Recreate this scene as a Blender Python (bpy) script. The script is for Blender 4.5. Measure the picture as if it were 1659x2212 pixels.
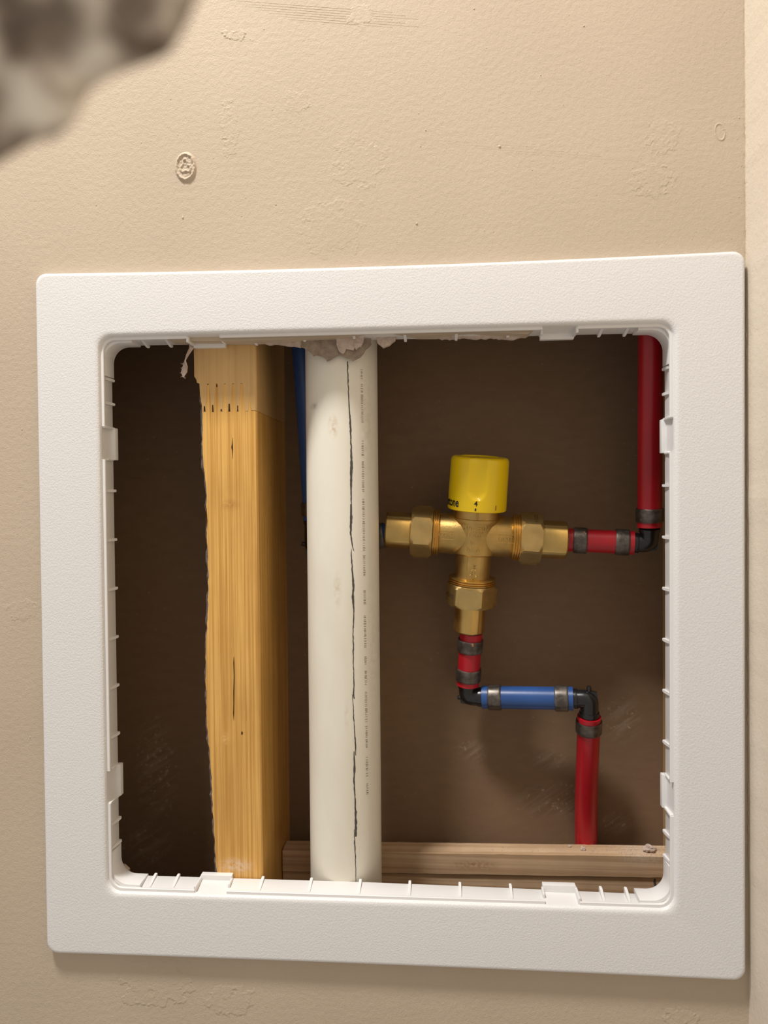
import bpy, bmesh, math, random
from mathutils import Matrix, Vector, noise

# ---------------------------------------------------------------- clearing
for o in list(bpy.data.objects):
    bpy.data.objects.remove(o, do_unlink=True)
S = bpy.context.scene
COL = S.collection
MM = 0.001                     # every length below is written in millimetres
random.seed(7)

# ---------------------------------------------------------------- camera
YAW, PITCH, ROLL = 0.0759505796, -0.0191886982, 0.0085823781
CAM_LOC = Vector((38.173, -472.475, 74.168))
cam_d = bpy.data.cameras.new('camera')
cam = bpy.data.objects.new('camera', cam_d)
COL.objects.link(cam)
_R = (Matrix.Rotation(YAW, 3, 'Z') @ Matrix.Rotation(PITCH, 3, 'X') @
      Matrix(((math.cos(ROLL), 0, math.sin(ROLL)), (0, 1, 0), (-math.sin(ROLL), 0, math.cos(ROLL)))))
_M = Matrix((( _R[0][0], _R[0][2], -_R[0][1]),
             ( _R[1][0], _R[1][2], -_R[1][1]),
             ( _R[2][0], _R[2][2], -_R[2][1])))
cam.matrix_world = Matrix.Translation(CAM_LOC * MM) @ _M.to_4x4()
cam_d.sensor_fit = 'VERTICAL'
cam_d.sensor_height = 36.0
cam_d.sensor_width = 27.0
cam_d.lens = 1640.0 / 2212.0 * 36.0
cam_d.clip_start = 0.01
cam_d.clip_end = 20
cam_d.dof.use_dof = True
cam_d.dof.focus_distance = 0.492
cam_d.dof.aperture_fstop = 4.6
S.camera = cam

# ---------------------------------------------------------------- world + lights + exposure
W = bpy.data.worlds.new('room_light')
S.world = W
W.use_nodes = True
bg = W.node_tree.nodes['Background']
bg.inputs[0].default_value = (1.0, 0.92, 0.84, 1)
bg.inputs[1].default_value = 0.24

def area_light(name, loc, target, size, power, color):
    d = bpy.data.lights.new(name, 'AREA')
    d.shape = 'DISK'
    d.size = size
    d.energy = power
    d.color = color
    o = bpy.data.objects.new(name, d)
    COL.objects.link(o)
    o.location = Vector(loc) * MM
    o.rotation_euler = (Vector(target) - Vector(loc)).to_track_quat('-Z', 'Y').to_euler()
    return o

area_light('ceiling_lamp', (-400, -470, 1300), (0, 0, 0), 0.22, 12.2, (1.0, 0.962, 0.92))

S.view_settings.view_transform = 'Standard'
S.view_settings.look = 'None'
S.view_settings.gamma = 1.0
S.view_settings.use_curve_mapping = False
S.view_settings.exposure = 0.95


# ---------------------------------------------------------------- node helper
class Mat:
    """small builder round one procedural material"""
    def __init__(self, name):
        self.m = bpy.data.materials.new(name)
        self.m.use_nodes = True
        self.t = self.m.node_tree
        self.b = self.t.nodes['Principled BSDF']
        self._co = None

    def set(self, **kw):
        for k, v in kw.items():
            self.put(self.b.inputs[k.replace('_', ' ')], v)
        return self

    def put(self, sock, v):
        if isinstance(v, bpy.types.NodeSocket):
            self.t.links.new(v, sock)
        elif isinstance(v, (tuple, list)):
            n = len(sock.default_value)
            sock.default_value = (tuple(v) + (1.0,))[:n]
        else:
            sock.default_value = v

    def node(self, typ, props=None, **ins):
        n = self.t.nodes.new(typ)
        for k, v in (props or {}).items():
            setattr(n, k, v)
        for k, v in ins.items():
            key = k.replace('_', ' ')
            self.put(n.inputs[int(k[1:])] if k[0] == 'i' and k[1:].isdigit() else n.inputs[key], v)
        return n

    @property
    def co(self):
        if self._co is None:
            self._co = self.t.nodes.new('ShaderNodeTexCoord').outputs['Object']
        return self._co

    def xyz(self):
        n = self.node('ShaderNodeSeparateXYZ', None, i0=self.co)
        return n.outputs

    def scaled(self, sc):
        return self.node('ShaderNodeMapping', None, Vector=self.co, Scale=sc).outputs[0]

    def noise(self, scale, detail=3.0, rough=0.5, vec=None, dist=0.0):
        return self.node('ShaderNodeTexNoise', None, Vector=vec or self.co, Scale=scale, Detail=detail,
                         Roughness=rough, Distortion=dist).outputs['Fac']

    def math(self, op, a, b=0.0, c=0.0, clamp=False):
        return self.node('ShaderNodeMath', {'operation': op, 'use_clamp': clamp}, i0=a, i1=b, i2=c).outputs[0]

    def remap(self, v, a, b, c=0.0, d=1.0):
        return self.node('ShaderNodeMapRange', None, Value=v, From_Min=a, From_Max=b, To_Min=c, To_Max=d).outputs[0]

    def mix(self, f, a, b, mode='MIX'):
        n = self.t.nodes.new('ShaderNodeMix')
        n.data_type = 'RGBA'
        n.blend_type = mode
        self.put(n.inputs[0], f)
        self.put(n.inputs[6], a)
        self.put(n.inputs[7], b)
        return n.outputs[2]

    def ramp(self, v, stops):
        n = self.t.nodes.new('ShaderNodeValToRGB')
        self.put(n.inputs[0], v)
        e = n.color_ramp.elements
        while len(e) < len(stops):
            e.new(0.5)
        for el, (p, c) in zip(e, stops):
            el.position = p
            el.color = tuple(c) + (1.0,)
        return n.outputs[0]

    def bump(self, h, dist, strength=1.0, normal=None):
        n = self.node('ShaderNodeBump', None, Height=h, Distance=dist, Strength=strength)
        if normal is not None:
            self.put(n.inputs['Normal'], normal)
        return n.outputs[0]

    def spot(self, x, z, rx, rz, soft=0.5):
        """elliptic mask (1 inside) about a point of the object, millimetres, in its x-z plane"""
        X = self.xyz()
        dx = self.math('MULTIPLY', self.math('SUBTRACT', X[0], x * MM), 1.0 / (rx * MM))
        dz = self.math('MULTIPLY', self.math('SUBTRACT', X[2], z * MM), 1.0 / (rz * MM))
        d = self.math('SQRT', self.math('ADD', self.math('MULTIPLY', dx, dx), self.math('MULTIPLY', dz, dz)))
        return self.remap(d, 1.0, 1.0 - soft, 0.0, 1.0)


def M_wall(name='beige_wall_paint', a=(0.505, 0.415, 0.312), b=(0.535, 0.442, 0.335)):
    k = Mat(name)
    big = k.noise(9, 3)
    col = k.mix(k.remap(big, .35, .65), a, b)
    peel = k.noise(1150, 4, .55)
    soft = k.noise(300, 2, .5)
    h = k.math('ADD', peel, k.math('MULTIPLY', soft, 1.2))
    k.set(Base_Color=col, Roughness=0.62, Normal=k.bump(h, 0.00040, 0.55))
    k.b.inputs['Specular IOR Level'].default_value = 0.35
    return k.m

def M_vinyl():
    k = Mat('white_moulded_plastic')
    g = k.noise(1050, 3, .5)
    k.set(Base_Color=(0.74, 0.735, 0.73), Roughness=0.42, Normal=k.bump(k.remap(g, .35, .65), 0.00012, 0.6))
    return k.m

def M_vinyl_smooth():
    k = Mat('smooth_white_plastic')
    k.set(Base_Color=(0.77, 0.76, 0.75), Roughness=0.38,
          Normal=k.bump(k.noise(200, 2), 0.0001, 0.3))
    return k.m

def M_kraft():
    k = Mat('brown_board_paper')
    fib = k.noise(60, 5, .6, vec=k.scaled((1, 1, 3)))
    col = k.mix(k.remap(fib, .3, .7), (0.185, 0.115, 0.064), (0.205, 0.129, 0.073))
    # plaster dust smeared on the board: streaked, then specks
    st = k.noise(90, 6, .7, vec=k.node('ShaderNodeMapping', None, Scale=(0.25, 1, 2.4),
                                       Vector=k.node('ShaderNodeMapping', None, Vector=k.co,
                                                     Rotation=(0, math.radians(36), 0)).outputs[0]).outputs[0])
    streak = k.remap(st, .46, .74)
    sp = k.remap(k.noise(330, 3, .6), .60, .72)
    areas = None
    for a in ((122, -155, 34, 17), (172, -92, 17, 22), (117, -124, 17, 9), (165, -171, 17, 10),
              (-186, -135, 20, 50), (-196, -196, 26, 22), (60, -118, 14, 10)):
        s = k.spot(*a, soft=0.95)
        areas = s if areas is None else k.math('MAXIMUM', areas, s)
    msk = k.math('MULTIPLY', areas, k.math('MAXIMUM', k.math('MULTIPLY', streak, 0.42), sp), clamp=True)
    faint = k.math('MULTIPLY', k.remap(k.noise(420, 2), .71, .78), 0.25)
    msk = k.math('MAXIMUM', msk, faint)
    col = k.mix(msk, col, (0.50, 0.42, 0.35))
    k.set(Base_Color=col, Roughness=0.85, Normal=k.bump(k.noise(420, 4), 0.0002, 0.4))
    return k.m

def wood(name, light, dark, ring=260.0, axis='z', spots=(), rough=0.45, streaks=1.0):
    k = Mat(name)
    X = k.xyz()
    if axis == 'z':
        v = k.scaled((1.0, 1.0, 0.035))
        w = k.noise(26, 3, .5, vec=k.scaled((1, 1, .12)))
        run = X[0]
    else:
        v = k.scaled((0.035, 1.0, 1.0))
        w = k.noise(26, 3, .5, vec=k.scaled((.12, 1, 1)))
        run = X[2]
    ph = k.math('ADD', k.math('MULTIPLY', k.math('ADD', run, k.math('MULTIPLY', X[1], 0.8)), ring * 6.2832),
                k.math('MULTIPLY', w, 9.0))
    irregular = k.noise(ring * 1.7, 2, .65, vec=k.scaled((1, .8, .010)) if axis == 'z' else k.scaled((.010, .8, 1)), dist=.15)
    ringv = k.math('POWER', k.math('ADD', k.math('MULTIPLY', k.math('SINE', ph), .5), .5), 2.2)
    fine = k.noise(900, 4, .6, vec=v)
    f = k.math('ADD', k.math('MULTIPLY', ringv, 0.14 * streaks), k.math('ADD', k.math('MULTIPLY', k.remap(irregular, .40, .62), .60 * streaks), k.math('MULTIPLY', fine, 0.30)))
    col = k.mix(k.remap(f, .15, .85), light, dark)
    blot = k.noise(30, 3, .6, vec=k.scaled((1, 1, .5)))
    col = k.mix(k.remap(blot, .4, .75, 0, .35), col, tuple(c * .62 for c in dark))
    for (x, z, rx, rz, c, amt) in spots:
        nz = k.noise(500, 3, .6)
        m = k.math('MULTIPLY', k.spot(x, z, rx, rz, .9), k.remap(nz, .35, .6), clamp=True)
        col = k.mix(k.math('MULTIPLY', m, amt), col, c)
    k.set(Base_Color=col, Roughness=rough, Normal=k.bump(f, 0.0002, 0.6))
    return k.m

def M_pvc():
    k = Mat('white_pvc')
    base = k.mix(k.remap(k.noise(24, 4, .6, vec=k.scaled((1, 1, .35))), .4, .7), (0.80, 0.765, 0.665), (0.73, 0.685, 0.58))
    for (x, z, rx, rz, c, amt) in ((-31, 120, 4, 9, (0.45, 0.27, 0.10), .75), (-29, 15, 3.5, 14, (0.45, 0.32, 0.18), .45),
                                   (-44, 134, 5, 3, (0.28, 0.27, 0.24), .6), (-24, -66, 2, 12, (0.4, .36, .3), .35),
                                   (-10, 120, 6, 50, (0.45, .38, .28), .25), (-8, -20, 5, 60, (0.5, .44, .36), .25)):
        nz = k.remap(k.noise(260, 3, .6), .38, .62)
        m = k.math('MULTIPLY', k.spot(x, z, rx, rz, .95), nz, clamp=True)
        base = k.mix(k.math('MULTIPLY', m, amt), base, c)
    k.set(Base_Color=base, Roughness=0.36)
    return k.m

def M_print():
    """row of tiny faded factory print running along the pipe"""
    k = Mat('faded_pipe_print')
    X = k.xyz()
    g = k.noise(1500, 1, .5, vec=k.scaled((.35, .35, 1)))
    words = k.noise(90, 1, .5, vec=k.scaled((.02, .02, 1)))
    m = k.math('MULTIPLY', k.remap(g, .48, .56), k.remap(words, .42, .50), clamp=True)
    k.set(Base_Color=k.mix(k.math('MULTIPLY', m, .8), (0.66, 0.62, 0.53), (0.13, 0.115, 0.095)), Roughness=.45)
    return k.m

def plain(name, col, rough=.5, metal=0.0, bump=None, spec=None, sss=0.0):
    k = Mat(name)
    k.set(Base_Color=col, Roughness=rough, Metallic=metal)
    if bump:
        k.set(Normal=k.bump(k.noise(bump[0], 3), bump[1], .5))
    if spec is not None:
        k.b.inputs['Specular IOR Level'].default_value = spec
    if sss:
        k.b.inputs['Subsurface Weight'].default_value = sss
        k.b.inputs['Subsurface Radius'].default_value = (.004, .002, .001)
        k.b.inputs['Subsurface Scale'].default_value = 1.0
    return k.m

def M_brass(name, rough, bscale, bdist, col=(0.60, 0.40, 0.135)):
    k = Mat(name)
    n = k.noise(60, 3)
    c = k.mix(k.remap(n, .35, .7), col, tuple(x * .72 for x in col))
    k.set(Base_Color=c, Roughness=rough, Metallic=0.92, Normal=k.bump(k.noise(bscale, 3), bdist, .5))
    return k.m

def M_ring():
    k = Mat('dark_crimp_metal')
    n = k.remap(k.noise(150, 4, .6), .42, .68)
    c = k.mix(n, (0.090, 0.078, 0.066), (0.19, 0.165, 0.145))
    sc = k.remap(k.noise(260, 2, .5), .70, .76)
    c = k.mix(sc, c, (0.55, 0.27, 0.15))
    k.set(Base_Color=c, Roughness=k.remap(n, 0, 1, .32, .55), Metallic=.75)
    return k.m

def M_pex(name, a, b):
    k = Mat(name)
    c = k.mix(k.remap(k.noise(45, 3), .35, .7), a, b)
    k.set(Base_Color=c, Roughness=.34, Normal=k.bump(k.noise(300, 2), .00006, .4))
    return k.m

def M_fleece():
    k = Mat('mottled_grey_fleece')
    v = k.noise(62, 3, .5, dist=.9)
    c = k.ramp(v, [(.36, (.135, .105, .085)), (.47, (.26, .215, .175)), (.54, (.52, .46, .40)), (.64, (.88, .85, .76))])
    k.set(Base_Color=c, Roughness=.95, Normal=k.bump(k.noise(500, 3), .0006, .7))
    return k.m

def M_gypsum(name, a, b):
    k = Mat(name)
    c = k.mix(k.remap(k.noise(220, 4, .6), .35, .65), a, b)
    k.set(Base_Color=c, Roughness=.9, Normal=k.bump(k.noise(600, 4, .6), .0005, .8))
    return k.m

mt = {
    'wall': M_wall(), 'cream': M_wall('cream_side_wall_paint', (0.66, 0.575, 0.465), (0.68, 0.60, 0.49)), 'vinyl': M_vinyl(), 'vinyl_s': M_vinyl_smooth(), 'kraft': M_kraft(), 'pvc': M_pvc(), 'print': M_print(),
    'stud_low': wood('golden_pine', (0.76, 0.45, 0.125), (0.54, 0.27, 0.055), 420,
                     spots=((-98.2, -167, 14, 7, (.72, .58, .45), .75), (-104.3, -83, 3, 5, (.8, .5, .2), .8),
                            (-99, 70, 8, 5, (.36, .17, .04), .6)), rough=.36),
    'stud_up': wood('pale_pine', (0.66, 0.42, 0.17), (0.53, 0.32, 0.115), 210, rough=.5, streaks=.5),
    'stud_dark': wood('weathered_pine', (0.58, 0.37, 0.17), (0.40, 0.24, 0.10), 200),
    'plate': wood('rough_sawn_pine', (0.62, 0.44, 0.28), (0.44, 0.285, 0.16), 170, axis='x', rough=.7,
                  spots=((60, -190, 22, 5, (.24, .11, .03), .6), (178, -181, 20, 8, (.68, .60, .5), .5))),
    'bark': M_gypsum('grey_bark', (.075, .055, .045), (.16, .125, .105)),
    'void': plain('crack_shadow_wood', (.060, .026, .009), 1.0, spec=.05),
    'brass': M_brass('cast_brass', .40, 900, .0002),
    'brass_m': M_brass('machined_brass', .24, 500, .00004, (0.66, 0.445, 0.15)),
    'brass_n': M_brass('satin_nut_brass', .42, 1400, .00012, (0.60, 0.425, 0.17)),
    'thread': M_brass('bright_thread_brass', .27, 500, .00002, (0.86, 0.56, 0.15)),
    'yellow': plain('yellow_knob_plastic', (0.86, 0.60, 0.008), .30, spec=.5),
    'ink': plain('black_ink', (.012, .010, .010), .5),
    'redink': plain('dark_red_ink', (.20, .03, .012), .5),
    'greyink': plain('faded_ink', (.055, .035, .015), .6),
    'marker': plain('black_marker', (.070, .062, .054), .6),
    'red': M_pex('red_pipe_plastic', (0.44, 0.008, 0.018), (0.37, 0.007, 0.015)),
    'blue': M_pex('blue_pipe_plastic', (0.022, 0.078, 0.26), (0.018, 0.062, 0.21)),
    'ring': M_ring(),
    'black': plain('black_fitting_plastic', (.010, .010, .011), .26, spec=.55),
    'paper': M_gypsum('torn_grey_paper', (.36, .285, .22), (.24, .185, .14)),
    'gyp': M_gypsum('torn_gypsum', (.62, .51, .44), (.47, .37, .31)),
    'fleece': M_fleece(),
    'caulk': M_gypsum('painted_caulk', (.62, .50, .375), (.56, .45, .33)),
}

# ---------------------------------------------------------------- object helpers
def obj(name, bm, mat, parent=None, smooth=False, angle=None):
    """link a bmesh given in millimetres as ONE mesh object"""
    for v in bm.verts:
        v.co *= MM
    bmesh.ops.recalc_face_normals(bm, faces=bm.faces)
    me = bpy.data.meshes.new(name)
    bm.to_mesh(me)
    bm.free()
    me.materials.append(mat)
    if smooth:
        me.shade_smooth()
        if angle:
            me.set_sharp_from_angle(angle=math.radians(angle))
    o = bpy.data.objects.new(name, me)
    COL.objects.link(o)
    if parent is not None:
        o.parent = parent
    return o

def tag(o, label, cat, group=None):
    o['label'] = label
    o['category'] = cat
    if group:
        o['group'] = group
    return o

def thing(name, label, cat, mat=None, group=None):
    o = bpy.data.objects.new(name, None)
    o.empty_display_size = .01
    COL.objects.link(o)
    if mat is not None:
        o.matrix_world = mat
    return tag(o, label, cat, group)

def struct(o):
    o['kind'] = 'structure'
    return o

def add_box(bm, x0, x1, y0, y1, z0, z1, bev=0.0, seg=2, mat=None):
    vs = [bm.verts.new((x, y, z)) for x in (x0, x1) for y in (y0, y1) for z in (z0, z1)]
    idx = ((0, 1, 3, 2), (4, 6, 7, 5), (0, 4, 5, 1), (2, 3, 7, 6), (0, 2, 6, 4), (1, 5, 7, 3))
    fs = [bm.faces.new([vs[i] for i in f]) for f in idx]
    if bev:
        es = list({e for f in fs for e in f.edges})
        r = bmesh.ops.bevel(bm, geom=es, offset=bev, segments=seg, affect='EDGES', profile=.6)
        vs = list({v for f in r['faces'] for v in f.verts} | {v for v in vs if v.is_valid})
    if mat is not None:
        for v in vs:
            v.co = mat @ v.co
    return vs

def frame_to(a, b):
    """matrix taking local z to the line a -> b, origin at a"""
    a, b = Vector(a), Vector(b)
    q = (b - a).normalized().to_track_quat('Z', 'Y')
    return Matrix.Translation(a) @ q.to_matrix().to_4x4()

def add_lathe(bm, prof, mat=None, n=40, rfun=None, phase=0.0, caps=True):
    """revolve [(radius, height)] about local z; rfun(angle, height, radius) may reshape it"""
    mat = mat or Matrix.Identity(4)
    rings = []
    for (r, h) in prof:
        ring = []
        for i in range(n):
            a = 2 * math.pi * i / n + phase
            rr = rfun(a, h, r) if rfun else r
            ring.append(bm.verts.new(mat @ Vector((rr * math.cos(a), rr * math.sin(a), h))))
        rings.append(ring)
    for p, q in zip(rings, rings[1:]):
        for i in range(n):
            j = (i + 1) % n
            bm.faces.new((p[i], p[j], q[j], q[i]))
    if caps:
        bm.faces.new(list(reversed(rings[0])))
        bm.faces.new(rings[-1])
    return rings

def add_tube(bm, pts, rad, n=28, caps=True):
    """tube through points; rad a number or one radius per point"""
    pts = [Vector(p) for p in pts]
    rads = rad if isinstance(rad, (list, tuple)) else [rad] * len(pts)
    ref = Vector((0.13, -1, 0.21)).normalized()
    rings = []
    for i, p in enumerate(pts):
        t = (pts[min(i + 1, len(pts) - 1)] - pts[max(i - 1, 0)]).normalized()
        u = (ref - t * ref.dot(t)).normalized()
        w = t.cross(u)
        rings.append([bm.verts.new(p + (u * math.cos(2 * math.pi * k / n) + w * math.sin(2 * math.pi * k / n)) * rads[i])
                      for k in range(n)])
    for p, q in zip(rings, rings[1:]):
        for i in range(n):
            j = (i + 1) % n
            bm.faces.new((p[i], p[j], q[j], q[i]))
    if caps:
        bm.faces.new(list(reversed(rings[0])))
        bm.faces.new(rings[-1])

def bezier(p0, p1, p2, p3, n=16):
    p0, p1, p2, p3 = map(Vector, (p0, p1, p2, p3))
    out = []
    for i in range(n + 1):
        t = i / n
        out.append(p0 * (1 - t) ** 3 + p1 * 3 * t * (1 - t) ** 2 + p2 * 3 * t * t * (1 - t) + p3 * t ** 3)
    return out

def add_prism(bm, outline, y0, y1):
    """extrude an x-z outline from depth y0 to y1"""
    a = [bm.verts.new((x, y0, z)) for x, z in outline]
    b = [bm.verts.new((x, y1, z)) for x, z in outline]
    n = len(a)
    bm.faces.new(a)
    bm.faces.new(list(reversed(b)))
    for i in range(n):
        j = (i + 1) % n
        bm.faces.new((a[j], a[i], b[i], b[j]))

def text_bm(s, height, depth, sx=1.0, bold=0.0, align='CENTER'):
    """lettering as a bmesh in x-y, millimetres, extruded by depth along z"""
    c = bpy.data.curves.new('lettering', 'FONT')
    c.body = s
    c.size = height * 1.40
    c.offset = bold
    c.extrude = depth
    c.resolution_u = 3
    c.align_x = align
    c.align_y = 'CENTER'
    o = bpy.data.objects.new('lettering', c)
    COL.objects.link(o)
    dg = bpy.context.evaluated_depsgraph_get()
    me = bpy.data.meshes.new_from_object(o.evaluated_get(dg))
    bm = bmesh.new()
    bm.from_mesh(me)
    bpy.data.objects.remove(o, do_unlink=True)
    bpy.data.curves.remove(c)
    bpy.data.meshes.remove(me)
    for v in bm.verts:
        v.co.x *= sx
    return bm

def fbm(x, y, z=0.0, o=4):
    return noise.fractal(Vector((x, y, z)), 1.0, 2.0, o)

# ---------------------------------------------------------------- STRUCTURE: the wall with its cut hole
def hole_outline():
    """ragged square hole cut in the board, clockwise from bottom left"""
    pts = []
    n = 44
    rg = lambda s, a: a * fbm(s * .16, 3.7 + a, 1.3)
    for i in range(n):
        t = i / n; pts.append((-183.5 + rg(i, 1.2), -182 + 364 * t))
    for i in range(n):
        t = i / n
        x = -183 + 366 * t
        d = 0.0
        if -135 < x < 18:
            d = 5.0
        elif 18 < x < 96:
            d = 5.5
        pts.append((x, 180 - d + rg(i + 70, 2.2)))
    for i in range(n):
        t = i / n; pts.append((183.5 + rg(i + 140, 1.2), 182 - 364 * t))
    for i in range(n):
        t = i / n; pts.append((183 - 366 * t, -182.5 + rg(i + 210, 1.0)))
    return pts

def build_wall():
    bm = bmesh.new()
    x0, x1, z0, z1 = -900, 224, -900, 1500
    hole = hole_outline()
    for y in (0.0, 12.7):
        outer = [bm.verts.new(p) for p in ((x0, y, z0), (x0, y, z1), (x1, y, z1), (x1, y, z0))]
        inner = [bm.verts.new((x, y, z)) for x, z in hole]
        es = [bm.edges.new((outer[i], outer[(i + 1) % 4])) for i in range(4)]
        es += [bm.edges.new((inner[i], inner[(i + 1) % len(inner)])) for i in range(len(inner))]
        bmesh.ops.triangle_fill(bm, use_beauty=True, edges=es)
        if y == 0:
            fo, fi = outer, inner
    for a, b in ((fo, outer), (fi, inner)):
        n = len(a)
        for i in range(n):
            j = (i + 1) % n
            bm.faces.new((a[i], a[j], b[j], b[i]))
    return struct(obj('wall_back', bm, mt['wall']))
wall = build_wall()

bm = bmesh.new(); add_box(bm, -900, 224, 102, 115, -900, 1500)
inner_wall = struct(obj('wall_inner', bm, mt['kraft']))
bm = bmesh.new()
zs = [-900, -420] + [-400 + 8 * i for i in range(106)] + [470, 1500]
front = []
for z in zs:
    w = 221.6 - .0046 * (z - 9) + 0.35 * fbm(z * .05, 8.1)
    front.append((w, z))
L = [[bm.verts.new((w, y, z)) for w, z in front] for y in (12.0, 0.0, -6, -14)]
for y, ww in ((-1200, 0), ):
    L.append([bm.verts.new((w - ww, y, z)) for w, z in front])
for a, b in zip(L, L[1:]):
    for i in range(len(front) - 1):
        bm.faces.new((a[i], a[i + 1], b[i + 1], b[i]))
back = [bm.verts.new((300, y, z)) for y in (12, -1200) for z in (-900, 1500)]
bm.faces.new((back[0], back[1], back[3], back[2]))
bm.faces.new([L[k][0] for k in range(5)] + [back[2], back[0]])
bm.faces.new([L[k][-1] for k in range(5)] + [back[3], back[1]])
bm.faces.new([v for v in L[0]] + [back[1], back[0]])
bm.faces.new([v for v in L[4]] + [back[3], back[2]])
right_wall = struct(obj('wall_right', bm, mt['cream']))

# bead of painted caulk in the corner, with lumps
bm = bmesh.new()
for (za, zb) in ((392, 214), (210, 120), (112, 26), (20, -152)):
    n = int(abs(za - zb) / 2.2)
    pts, rr = [], []
    for i in range(n + 1):
        z = za + (zb - za) * i / n
        pts.append((221.9 - .0046 * (z - 9) + .25 * fbm(z * .13, 1.7), -.9 + .3 * fbm(z * .11, 4.2), z))
        rr.append(max(.2, .55 + .55 * fbm(z * .22, 9.9)) * (1.0 if 0 < i < n else .4))
    add_tube(bm, pts, rr, 7)
obj('caulk_bead', bm, mt['caulk'], right_wall, True)

# plaster relief left on the painted wall
def relief(cx, cz, w, h, f, step=.5, name='plaster_smear', k=.62):
    bm = bmesh.new()
    nx, nz = max(4, int(w / step)), max(4, int(h / step))
    g = []
    for j in range(nz + 1):
        row = []
        for i in range(nx + 1):
            u, v = i / nx * 2 - 1, j / nz * 2 - 1
            edge = max(0.0, 1 - max(abs(u), abs(v)) ** 6)
            hgt = f(u, v, u * w / 2, v * h / 2) * edge * k
            row.append(bm.verts.new((cx + u * w / 2, .06 - hgt, cz + v * h / 2)))
        g.append(row)
    for j in range(nz):
        for i in range(nx):
            bm.faces.new((g[j][i], g[j][i + 1], g[j + 1][i + 1], g[j + 1][i]))
    return obj(name, bm, mt['wall'], wall, True)

def smear(seed, amt=.5, freq=.16, thr=.12, rot=0.0, asp=1.0):
    ca, sa = math.cos(rot), math.sin(rot)
    def f(u, v, x, z):
        a, b = u * ca + v * sa, (-u * sa + v * ca) * asp
        m = max(0.0, 1 - (a * a + b * b))
        t = m * 1.3 + .75 * fbm(x * freq, z * freq, seed, 5) - .55
        flat = min(1.0, max(0.0, (t - thr) / .09))          # thin crust with crisp edges
        crest = max(0.0, 1 - abs(t - thr - .05) / .09)      # its lip is a little higher
        return .06 + amt * (flat * .42 + crest * .55) * (1 + .5 * fbm(x * .9, z * .9, seed + 3))\
            if t > thr - .06 else .0
    return f

def ring_dot(u, v, x, z):
    r = math.hypot(u, v) / .74
    lip = max(0.0, 1 - abs(r - .92) / .16) * 1.1
    inner = max(0.0, 1 - abs(r - .42 + .12 * math.sin(3 * math.atan2(v, u))) / .15) * .85
    base = .7 * max(0.0, min(1.0, (1.15 - r) / .15))
    return base + lip + inner + .45 * fbm(x * .8, z * .8, 2.2) * (1 if r < 1.05 else 0)

def oval(u, v, x, z):
    r = math.hypot(u * 1.05 + v * .25, v) / .72
    return .1 + .75 * max(0.0, 1 - abs(r - .9) / .13) if r < 1.15 else 0.0

relief(-121.4, 283.6, 17, 23, ring_dot, .4, 'plaster_button', .9)
relief(205.7, 291, 9, 15, oval, .4, 'plaster_ring')
relief(-88.6, 364.4, 24, 9, smear(1.5, .8, .3, .0), .4)
relief(-93.5, 306, 16, 46, smear(4.4, .6, .2, .08, rot=.25), .5)
relief(-50, 322, 20, 20, smear(7.1, .5, .25, .05), .5)
relief(-12, 283, 46, 44, smear(11.3, .45, .14, .16, rot=.8), .6)
relief(-30, 243, 56, 48, smear(15.8, .45, .16, .10, rot=.6), .6)
relief(172, 289, 26, 26, smear(21.6, .55, .22, .10, rot=.7), .5)
relief(166, 264, 34, 26, smear(25.2, .55, .25, .12), .5)
relief(-148, -239, 74, 40, smear(31.9, .7, .13, .08), .6)
relief(-100, -248, 44, 26, smear(35.0, .7, .2, .12), .6)
relief(183, -247, 32, 18, smear(38.2, .7, .24, .08), .5)
relief(-234, 3, 26, 18, smear(42.7, .5, .25, .08, rot=-.5), .5)
relief(-10, 372, 22, 22, smear(47.3, .6, .25, .12, rot=.9), .5)

bm = bmesh.new()          # trowel drag lines
for k in range(7):
    z0 = 386 - k * 2.3
    xa, xb = -92 + 6 * k, 10 + 8 * (k % 3)
    pts = [(xa + (xb - xa) * i / 20, .15 - .05 * math.sin(math.pi * i / 20), z0 - (xb - xa) * .13 * i / 20) for i in range(21)]
    add_tube(bm, pts, .22, 6)
for k in range(4):
    xa, xb = 22 + 18 * k, 92 + 22 * k
    pts = [(xa + (xb - xa) * i / 20, .11, 295 - k * 3.5 - (xb - xa) * .11 * i / 20) for i in range(21)]
    add_tube(bm, pts, .16, 6)
obj('trowel_line', bm, mt['wall'], wall, True)['kind'] = 'stuff'

bm = bmesh.new()          # paint nibs
spots = [(-123.7, 252, .9), (75, 288, 1.2), (30, 300, .7), (-150, 300, .5), (60, 372, .7), (100, 330, .6), (126, 358, .8), (24, 243, 1.0),
         (-64, 258, .7), (-205, -220, .6), (-30, -262, .7), (90, -258, .6), (-232, 120, .6), (-230, -80, .6), (-180, 262, .6)]
spots += [(random.uniform(-230, 215), random.uniform(228, 385), random.uniform(.25, .55)) for _ in range(60)]
spots += [(random.uniform(185, 219), random.uniform(215, 300), random.uniform(.3, .6)) for _ in range(18)]
for x, z, r in spots:
    bmesh.ops.create_icosphere(bm, subdivisions=1, radius=r,
                               matrix=Matrix.Translation((x, .05, z)) @ Matrix.Diagonal((.75, .55, random.uniform(.8, 1.6), 1)))
obj('paint_nib', bm, mt['wall'], wall, True)['kind'] = 'stuff'

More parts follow.
